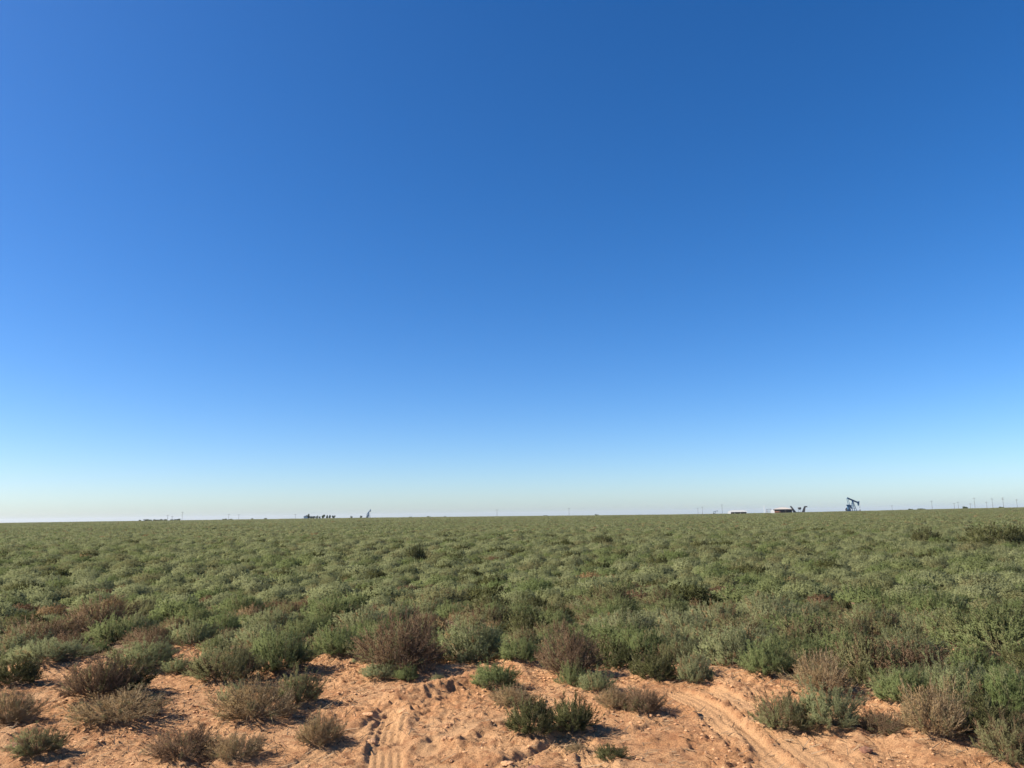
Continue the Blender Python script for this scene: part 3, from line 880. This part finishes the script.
n_l = 45000
d_ = np.sqrt(g.uniform(4.8 ** 2, 13 ** 2, n_l)); a_ = g.uniform(R_(-40), R_(40), n_l)
X = d_ * np.sin(a_); Y = d_ * np.cos(a_)
near = np.zeros(n_l)
for s in FGW: near = np.maximum(near, np.exp(-((X - s[0] - 0.1) ** 2 + (Y - s[1]) ** 2) / (1.5 * s[2]) ** 2))
pb = np.clip(0.10 + 0.9 * near + 0.8 * sm(-0.6, 0.6, bound(X, Y)) + 0.5 * fbm(X / 0.5, Y / 0.5, 88, 2), 0.03, 1)
ok = g.uniform(0, 1, n_l) < pb
X, Y = X[ok], Y[ok]; Z = gz(X, Y) + 0.006
m_ = len(X); a = g.uniform(0, 2 * PI, m_); ln = g.uniform(0.02, 0.11, m_); wd = g.uniform(0.002, 0.005, m_)
dx, dy = np.cos(a), np.sin(a); lift = g.uniform(0.0, 0.5, m_) * ln
P0 = np.stack([X, Y, Z], 1); P1 = P0 + np.stack([dx * ln, dy * ln, lift], 1); sd = np.stack([-dy * wd, dx * wd, wd * 0.5], 1)
q = np.stack([P0 - sd, P0 + sd, P1 + sd * .5, P1 - sd * .5], 1).reshape(-1, 3)
o = link('dry_litter', mesh_np('dry_litter', q, np.arange(len(q)), 4, [LITTER], {'tint': ('FLOAT', np.repeat(g.uniform(0, 1, m_), 4).astype(np.float32))}))
tag(o, 'broken dry stalks and twigs scattered over the sand', None, None, 'stuff')

# ------------------------------------------------------------------ far things
BLUE = paint('dark_blue_steel', (0.035, 0.11, 0.20), 0.6, 0.0, 0.2)
BLACK = paint('black_steel', (0.02, 0.02, 0.022), 0.7, 0.0, 0.2)
GREYST = paint('grey_steel', (0.16, 0.19, 0.22), 0.5, 0.2, 0.2)
WHITE = paint('white_paint', (0.66, 0.65, 0.62), 0.6, 0.0, 0.05)
ROOFW = paint('pale_roof_sheet', (0.36, 0.32, 0.28), 0.6, 0.0, 0.08)
SHADEW = paint('roof_shade_paint', (0.035, 0.03, 0.028), 0.8, 0.0, 0.2)  # near-black colour standing in for the shade under the roofs
RUST = paint('rusty_steel', (0.22, 0.09, 0.05), 0.8, 0.0, 0.3)
WOOD = paint('weathered_wood', (0.10, 0.085, 0.07), 0.9, 0.0, 0.2)
BARK = paint('bark', (0.09, 0.065, 0.045), 0.9, 0.0, 0.3)
TREEL = leaf_mat('tree_leaf', (0.05, 0.07, 0.032), (0.09, 0.11, 0.055), (0.06, 0.08, 0.04), 0.2)


def at(px, d):
    r = ray(px, 512); a = math.atan2(r[0], r[1])
    x, y = d * math.sin(a), d * math.cos(a)
    return x, y, float(ground_far(x, y)), a


def pumpjack(px, d, sc, rz, tilt, label, mt, grp='pumpjacks on the horizon'):
    x, y, z, a = at(px, d)
    t = empty('pumpjack', (x, y, z), rz - a, sc); t.scale = (sc, sc * 0.75, sc)
    tag(t, label, 'pumpjack', grp)
    b = MB()
    for s in (-0.75, 0.75): b.box((0.2, s, 0.35), (9.2, 0.28, 0.5))
    for xx in (-4.2, -2.6, -1, 1.4, 3, 4.6): b.box((xx, 0, 0.35), (0.25, 1.2, 0.4))
    b.build('base_frame', mt, t)
    b = MB()
    for s in (-1, 1):
        b.bar((-0.9, s * 0.95, 0.6), (0.5, s * 0.22, 6.1), 0.30)
        b.bar((2.3, s * 0.95, 0.6), (0.7, s * 0.22, 6.1), 0.30)
        for k in (0.25, 0.5, 0.75):
            b.bar((-0.9 + 1.4 * k, s * (0.95 - .73 * k), 0.6 + 5.5 * k), (2.3 - 1.6 * k, s * (0.95 - .73 * k), 0.6 + 5.5 * k), 0.16)
    b.box((0.6, 0, 6.15), (0.8, 0.9, 0.35))
    b.build('samson_post', mt, t)
    ct, st = math.cos(tilt), math.sin(tilt)
    sx, sz = 0.6, 6.55
    def bp(u, w=0.0): return (sx + u * ct - w * st, sz + u * st + w * ct)     # along the beam, above it
    b = MB()
    r = Matrix.Rotation(-tilt, 3, 'Y')
    c = bp(-0.1); b.box((c[0], 0, c[1]), (8.2, 0.18, 0.75), r)
    for w in (-0.38, 0.38):
        c = bp(-0.1, w); b.box((c[0], 0, c[1]), (8.2, 0.46, 0.10), r)
    c = bp(0, -0.45); b.box((c[0], 0, c[1]), (0.9, 0.6, 0.3), r)
    b.build('walking_beam', mt, t)
    prof = []
    Rh = 5.0
    for k in range(9):
        q = 0.30 - 0.60 * k / 8
        prof.append(bp(Rh * math.cos(q) + 0.05, Rh * math.sin(q) - 0.35))
    prof.append(bp(4.0, -0.6)); prof.append(bp(3.9, 0.5))
    b = MB(); b.prism(prof, -0.32, 0.32); b.build('horse_head', mt, t)
    hx = sx + 5.0
    b = MB()
    q = bp(5.0, -1.6)
    for s in (-0.15, 0.15): b.tube((hx + 0.05, s, sz + 5 * st - 0.2), (hx + 0.05, s, 2.6), 0.035)
    b.box((hx + 0.05, 0, 2.55), (0.3, 0.6, 0.18)); b.tube((hx + 0.05, 0, 2.6), (hx + 0.05, 0, 1.0), 0.05)
    b.build('polished_rod', GREYST, t)
    b = MB()
    b.tube((hx + 0.05, 0, -0.1), (hx + 0.05, 0, 1.3), 0.16); b.tube((hx + 0.05, 0, 0.4), (hx + 0.05, 0, 0.55), 0.34); b.tube((hx + 0.05, 0, 0.95), (hx + 0.05, 0, 1.05), 0.28)
    b.tube((hx - 0.5, 0, 0.8), (hx + 0.7, 0, 0.8), 0.1)
    b.build('wellhead', RUST, t)
    gx_, gz_ = -2.9, 2.35
    b = MB(); b.box((gx_, 0, gz_ - 0.1), (1.7, 0.8, 1.3)); b.prism([(gx_ - 1.1, 0.6), (gx_ + 1.1, 0.6), (gx_ + 0.7, 1.6), (gx_ - 0.7, 1.6)], -0.6, 0.6)
    b.tube((gx_, -0.75, gz_), (gx_, 0.75, gz_), 0.2); b.build('gearbox', mt, t)
    ca = R_(48)     # cranks stand up and forward
    tl_ = bp(-4.0)
    for s in (-1, 1):
        e = (gx_ + 1.15 * math.cos(ca), s * 0.72, gz_ + 1.15 * math.sin(ca))
        w_ = (gx_ - 1.5 * math.cos(ca), s * 0.78, gz_ - 1.5 * math.sin(ca))
        b = MB(); b.bar(e, w_, 0.2, 0.42); b.build('crank', mt, t)
        b = MB()
        cxw, czw = gx_ + 0.55 * math.cos(ca), gz_ + 0.55 * math.sin(ca)
        pf = []
        for k in range(13):
            q_ = ca - 1.25 + 2.5 * k / 12
            pf.append((gx_ + 1.75 * math.cos(q_), gz_ + 1.75 * math.sin(q_)))
        for k in range(7):
            q_ = ca + 0.9 - 1.8 * k / 6
            pf.append((gx_ + 0.55 * math.cos(q_), gz_ + 0.55 * math.sin(q_)))
        b.prism(pf, s * 0.9 - 0.16, s * 0.9 + 0.16); b.build('counterweight', mt, t)
        b = MB(); b.bar(e, (tl_[0], s * 0.62, tl_[1] - 0.45), 0.16, 0.2); b.build('pitman_arm', mt, t)
    b = MB(); b.tube((tl_[0], -0.75, tl_[1] - 0.45), (tl_[0], 0.75, tl_[1] - 0.45), 0.16); b.build('equalizer', mt, t)
    b = MB(); b.tube((-4.5, -0.5, 1.15), (-4.5, 0.45, 1.15), 0.42, n=14); b.box((-4.5, 0, 0.68), (0.9, 1.0, 0.2)); b.build('motor', BLACK, t)
    b = MB(); b.prism([(-4.95, 0.8), (-4.4, 0.7), (gx_ + 0.5, 1.6), (gx_ + 0.6, 2.6), (gx_ - 0.3, 2.9), (-4.9, 1.6)], 0.55, 0.75); b.build('belt_guard', BLACK, t)
    return t


pumpjack(852.8, 470, 0.98, 0.80, R_(-19), 'dark blue pumpjack with its beam tipped down to the right, largest on the horizon', BLUE)
pumpjack(368.6, 560, 0.70, R_(68), R_(24), 'narrow blue pumpjack seen nearly end on with its head raised, left of centre', BLUE)
pumpjack(715, 900, 0.55, 0.2, R_(12), 'tiny faint pumpjack with a white roofed shed to its right', GREYST)

# low white roofed shed
x, y, z, a = at(737.5, 440)
t = empty('equipment_shed', (x, y, z - 0.1), -a); tag(t, 'low white flat roofed shed at the horizon, shorter than its neighbour', 'shed')
b = MB(); b.prism([(-4.9, 1.3), (5.2, 1.3), (5.0, 1.75), (3.2, 2.35), (-2.8, 2.35), (-4.8, 1.8)], -2.8, 2.8); b.build('roof', WHITE, t)
b = MB()
for xx in (-4.6, -1.5, 1.6, 4.8):
    for yy in (-2.5, 2.5): b.box((xx, yy, 0.62), (0.16, 0.16, 1.44))
b.build('post', WHITE, t)
b = MB(); b.box((0.3, 2.3, 0.65), (9.2, 0.1, 1.3)); b.build('shade_wall', SHADEW, t)  # dark wall painted as the shade below the roof
x, y, z, a = at(729.3, 432)
t = empty('white_tank', (x, y, z - 0.5), -a); tag(t, 'small white box tank at the left end of the low white shed', 'tank')
b = MB(); b.box((0, 0, 1.0), (1.7, 1.6, 1.6)); b.build('body', WHITE, t)
b = MB(); b.tube((0, 0, 1.8), (0, 0, 2.0), 0.3); b.build('lid', WHITE, t)
b = MB(); b.box((0, 0, 0.1), (1.8, 1.7, 0.2)); b.build('skid', RUST, t)

# hipped shelter
x, y, z, a = at(782.5, 450)
t = empty('pump_shelter', (x, y, z + 0.35), -a); tag(t, 'open shelter with a wide pale hipped roof and a dark interior', 'shelter')
b = MB()
b.add([(-5.2, -3, 1.9), (5.4, -3, 1.9), (5.4, 3, 1.9), (-5.2, 3, 1.9), (-1.4, -0.4, 2.95), (1.6, -0.4, 2.95), (1.6, 0.4, 2.95), (-1.4, 0.4, 2.95)],
      [(3, 2, 1, 0), (0, 1, 5, 4), (1, 2, 6, 5), (2, 3, 7, 6), (3, 0, 4, 7), (4, 5, 6, 7)])
b.build('roof', ROOFW, t)
b = MB()
for xx in (-4.9, -1.6, 1.7, 5.0):
    for yy in (-2.7, 2.7): b.box((xx, yy, 0.9), (0.2, 0.2, 2.0))
b.build('post', WOOD, t)
b = MB(); b.box((0.2, 2.4, 0.95), (9.8, 0.1, 1.85)); b.box((1.6, 0.8, 0.7), (5.6, 2.4, 1.4)); b.build('shade_wall', SHADEW, t)  # wall and inner block coloured dark to imitate the roof overhang's shadow
b = MB(); b.box((-2.6, -2.2, 0.55), (3.2, 0.8, 0.7)); b.build('pump', RUST, t)
x, y, z, a = at(772.6, 440)
t = empty('white_tank', (x, y, z), -a); tag(t, 'white box tank tucked under the left eave of the hipped shelter', 'tank')
b = MB(); b.box((0, 0, 1.05), (2.0, 1.8, 1.6)); b.build('body', WHITE, t)
b = MB(); b.tube((0, 0, 1.85), (0, 0, 2.05), 0.3); b.build('lid', WHITE, t)
b = MB(); b.box((0, 0, 0.12), (2.2, 2.0, 0.24)); b.build('skid', RUST, t)
x, y, z, a = at(764.5, 430)
t = empty('vent_post', (x, y, z - 0.5), -a); tag(t, 'thin white upright vent post left of the hipped shelter', 'post')
b = MB(); b.tube((0, 0, 0), (0, 0, 4.6), 0.15, 0.11); b.build('pipe', WHITE, t)
b = MB(); b.tube((0, 0, 4.6), (0, 0, 4.85), 0.24, 0.05); b.build('cap', WHITE, t)
x, y, z, a = at(769, 445)
t = empty('pipe_rack', (x, y, z - 0.2), -a); tag(t, 'low rusty pipe frame between the vent post and the white tank', 'pipe frame')
b = MB()
for xx in (-1.1, 1.1): b.tube((xx, 0, 0), (xx, 0, 2.6), 0.12)
b.build('upright', RUST, t)
b = MB(); b.tube((-1.3, 0, 2.6), (1.3, 0, 2.6), 0.12); b.tube((-1.3, 0, 1.6), (1.3, 0, 1.6), 0.12); b.build('pipe', GREYST, t)


def chute(px, top_px, d, label, head):
    x, y, z, a = at(px, d)
    t = empty('loading_arm', (x, y, z - 0.1), -a); tag(t, label, 'loading arm', 'black leaning arms')
    k = (top_px - px) * d / F * 0.98
    b = MB(); b.prism([(-0.9, 0), (0.9, 0), (k + 0.45, 3.6), (k - 0.45, 3.6)], -0.45, 0.45); b.build('arm', BLACK, t)
    b = MB(); b.box((0, 0, 0.1), (2.8, 2.0, 0.3)); b.build('base', BLACK, t)
    b = MB()
    if head: b.box((k + 0.5, 0, 3.5), (1.5, 0.9, 0.7))
    else: b.box((k - 0.15, 0, 3.7), (0.8, 0.8, 0.6))
    b.build('hood', BLACK, t)


chute(795.4, 792.0, 450, 'thick black arm leaning left, first right of the hipped shelter', False)
chute(803, 805, 450, 'thick black arm leaning right with a hooked top', True)
x, y, z, a = at(799.8, 452)
t = empty('hopper', (x, y, z - 0.1), -a); tag(t, 'small black hopper on thin legs between the two leaning arms', 'hopper')
b = MB(); b.tube((0, 0, 1.9), (0, 0, 2.6), 0.5, 0.95, 12); b.tube((0, 0, 2.6), (0, 0, 3.2), 0.95, 0.85, 12); b.build('drum', BLACK, t)
for s in ((-.7, -.7), (.7, -.7), (.7, .7), (-.7, .7)):
    b = MB(); b.tube((s[0], s[1], 0), (s[0] * .6, s[1] * .6, 2.4), 0.1); b.build('leg', GREYST, t)
b = MB(); b.tube((-2.6, 0, 0.5), (2.6, 0, 0.5), 0.18); b.build('pipe', BLACK, t)

# poles
POLES = [  # column, top row above ground in m, distance, label
    (975.6, 11.0, 900, 'tall dark power pole, sharpest of the row at right'),
    (955, 7.0, 1000, None), (959, 8.0, 980, None), (971, 6.0, 1000, None), (987.5, 7.5, 1000, None), (993.5, 10.5, 950, None),
    (1004.3, 11.0, 930, 'tall power pole near the right edge with a double crossarm'), (1018, 9.0, 960, None),
    (932.7, 9.5, 950, 'lone power pole right of the big pumpjack with bare ground around'),
    (892.5, 6.0, 1050, 'short faint pole just right of the big pumpjack'),
    (722.3, 10.0, 900, 'power pole between the tiny pumpjack and the low white shed'),
    (698, 7.0, 1000, 'left one of two poles standing left of the tiny pumpjack'), (702.5, 8.0, 950, 'right one of two poles standing left of the tiny pumpjack'),
    (569, 8.5, 900, 'lone thin pole on the empty middle of the horizon'),
    (497, 7.0, 800, 'short stout pole on the horizon just left of the middle'),
    (182.5, 9.0, 900, 'tall thin pole at the right end of the far scrub line at left'),
    (168, 5.5, 900, None), (172.5, 4.5, 900, None), (229, 6.5, 1000, None), (239, 6.0, 1000, None), (295.5, 5.0, 900, 'short pole left of the white shack and tree row')]
for i, (px, hgt, d, lab) in enumerate(POLES):
    x, y, z, a = at(px, d)
    drop = z - float(ground_far(x * DC / d, y * DC / d)) if d > DC else 0
    t = empty('power_pole', (x, y, z), -a + 0.3 * (i % 3 - 1))
    grp = 'power poles at right' if px > 900 else ('poles at left' if px < 300 else 'poles in the middle')
    tag(t, lab or ('small faint power pole in the row at the right end of the horizon' if px > 900 else 'small faint pole on the left part of the horizon'), 'power pole', grp)
    top = hgt - drop
    b = MB(); b.tube((0, 0, -0.3), (0, 0, top), 0.17, 0.12, 8); b.build('pole', WOOD, t)
    b = MB(); b.box((0, 0.22, top - 0.7), (2.6, 0.18, 0.2))
    if i == 6: b.box((0, 0.22, top - 2.0), (2.4, 0.22, 0.26))
    b.build('crossarm', WOOD, t)


# trees on the horizon
def tree_mesh(seed, n=900):
    g = np.random.default_rng(seed)
    cl = np.array([(g.normal(0, .42), g.normal(0, .42), g.uniform(0.75, 2.0)) for _ in range(9)])
    rr = g.uniform(0.38, 0.7, 9)
    k = g.integers(0, 9, n)
    v = nrm(g.normal(0, 1, (n, 3))) * (g.uniform(0.4, 1, (n, 1)) ** 0.4) * rr[k][:, None]
    c = cl[k] + v * np.array([1, 1, 0.85])
    a = nrm(g.normal(0, 1, (n, 3))); b = nrm(np.cross(a, g.normal(0, 1, (n, 3))))
    s = g.uniform(0.08, 0.2, (n, 1))
    q = np.stack([c - a * s - b * s * .5, c + a * s - b * s * .5, c + b * s], 1).reshape(-1, 3)
    crown = mesh_np('crown', q, np.arange(len(q)), 3, [TREEL], {'tint': ('FLOAT', np.repeat(g.uniform(0, 1, n), 3).astype(np.float32))})
    m = MB(); m.tube((0, 0, -0.1), (0.03, 0, 1.1), 0.11, 0.06, 8)
    for j in range(4):
        m.tube((0.02, 0, 0.55 + 0.12 * j), tuple(cl[j]), 0.05, 0.02, 6)
    t = m.build('trunk', BARK); tm = t.data; bpy.data.objects.remove(t)
    return crown, tm


TM = [tree_mesh(s) for s in (1, 2, 3)]
TREES = [(308.8, 2.6, 'tall pale bushy tree at the left end of the tree row'), (311.3, 1.7, None), (314, 1.8, None), (317.2, 1.8, None), (320, 1.6, None),
         (323.4, 2.5, 'tallest tree in the middle of the tree row at left'), (327, 1.9, None), (330, 2.1, None), (333.3, 2.0, 'last tree at the right end of the tree row'),
         (351.2, 1.4, 'lone dark bushy tree right of the tree row'), (361, 1.6, 'dark bushy tree left of the end-on pumpjack'),
         (147.5, 1.1, None), (141, 0.7, None), (155, 0.9, None), (158, 0.8, None), (162, 0.9, None), (166, 0.9, None), (175, 0.9, None), (179, 1.0, None),
         (226, 0.8, None), (231, 0.7, None), (252, 0.7, None), (266, 0.8, None),
         (410, 0.6, None), (428, 0.7, None), (445, 0.6, None), (545, 0.6, None), (596, 0.8, None),
         (910, 0.8, None), (921, 0.9, None), (966, 1.2, None), (1001, .8, None)]
for i, (px, h, lab) in enumerate(TREES):
    d = 560 if 300 < px < 365 else 520
    x, y, z, a = at(px, d)
    t = empty('tree', (x, y, z - 0.35 * h), i * 1.7); t.scale = (h * .42 if h > 1.3 else h * 1.6, h * .42 if h > 1.3 else h * 1.2, h * 0.72)
    row = 300 < px < 340
    tag(t, lab or ('small dark tree in the evenly spaced row at left' if row else ('low dark scrub tree on the left part of the horizon' if px < 300 else
        ('low dark scrub tree on the right part of the horizon' if px > 800 else 'low dark scrub tree on the middle of the horizon'))), 'tree', 'trees of the short row' if row else 'scrub trees on the horizon')
    link('crown', TM[i % 3][0], t); link('trunk', TM[i % 3][1], t)
x, y, z, a = at(305.8, 545)
t = empty('shack', (x, y, z), -a); tag(t, 'tiny white shack at the left end of the tree row', 'shack')
b = MB(); b.box((0, 0, 0.9), (2.6, 2.2, 1.8)); b.build('wall', WHITE, t)
b = MB(); b.prism([(-1.5, 1.8), (1.5, 1.8), (0, 2.5)], -1.3, 1.3); b.build('roof', ROOFW, t)
# dark higher bushes two thirds back at the right
for (px, d, w, h, kk_, lab) in [(922, 38, 1.2, 0.70, 'D', 'dark clump of scrub standing above the field at right'),
                                (986, 36, 2.2, 0.84, 'D', 'large dark thicket above the field near the right edge'),
                                (1014, 36.5, 1.4, 0.84, 'D', 'dark thicket at the right edge, right of the large one'),
                                (416, 27, 0.75, 0.62, 'D', 'dark round shrub standing out of the mid field left of centre'),
                                (603, 36, 1.1, 0.58, 'D', 'dark small clump in the far field just right of the middle')]:
    x, y, z, a = at(px, d)
    o = link('shrub', MID[kk_][int(gen.integers(0, 4))]); o.location = (x, y, z - 0.03)
    o.rotation_euler = (0, 0, -a); o.scale = (w, w * 0.6, h / (0.5 * KIND[kk_]['flat']))
    tag(o, lab, 'shrub', 'dark shrubs standing above the field')

# ------------------------------------------------------------------ air
HZ_LO = float((zf + zn).min()) - 1.0
b = MB(); b.box((0, 3300, (HZ_LO + 24) / 2), (15000, 8600, 24 - HZ_LO))
m_h, nt_h, out_h = new_mat('haze_air')
pv = N(nt_h, 'ShaderNodeVolumePrincipled'); pv.inputs['Color'].default_value = (0.86, 0.92, 1.0, 1); pv.inputs['Density'].default_value = 0.00009; pv.inputs['Anisotropy'].default_value = 0.2
nt_h.links.new(pv.outputs[0], out_h.inputs['Volume'])
hz_ = b.build('haze', m_h)
tag(hz_, 'thin pale air over the plain', None, None, 'stuff')

# ------------------------------------------------------------------ light
SUN_EL = R_(40)
to_sun = Vector((-0.992, -0.127, 0)).normalized() * math.cos(SUN_EL) + Vector((0, 0, math.sin(SUN_EL)))
sd_ = bpy.data.lights.new('sun', 'SUN'); sd_.energy = 5.0; sd_.angle = R_(0.5); sd_.color = (1.0, 0.92, 0.80)
so = bpy.data.objects.new('sun', sd_); col.objects.link(so)
so.rotation_euler = to_sun.to_track_quat('Z', 'Y').to_euler()
w = bpy.data.worlds.new('World'); scene.world = w; w.use_nodes = True
nt = w.node_tree
bg = nt.nodes.get('Background') or nt.nodes.new('ShaderNodeBackground')
sky = nt.nodes.new('ShaderNodeTexSky'); sky.sky_type = 'NISHITA'; sky.sun_disc = False
sky.sun_elevation = SUN_EL
sky.sun_rotation = math.atan2(to_sun.x, to_sun.y) % (2 * PI)
sky.air_density = 0.8; sky.dust_density = 0.62; sky.ozone_density = 5.0; sky.altitude = 0
hs = nt.nodes.new('ShaderNodeHueSaturation'); hs.inputs['Saturation'].default_value = 1.27; hs.inputs['Hue'].default_value = 0.505
nt.links.new(sky.outputs[0], hs.inputs['Color']); nt.links.new(hs.outputs[0], bg.inputs[0]); bg.inputs[1].default_value = 0.086
vs = scene.view_settings
vs.view_transform = 'Standard'; vs.look = 'None'; vs.exposure = 1.0; vs.gamma = 1.0; vs.use_curve_mapping = False
scene.cycles.use_denoising = True
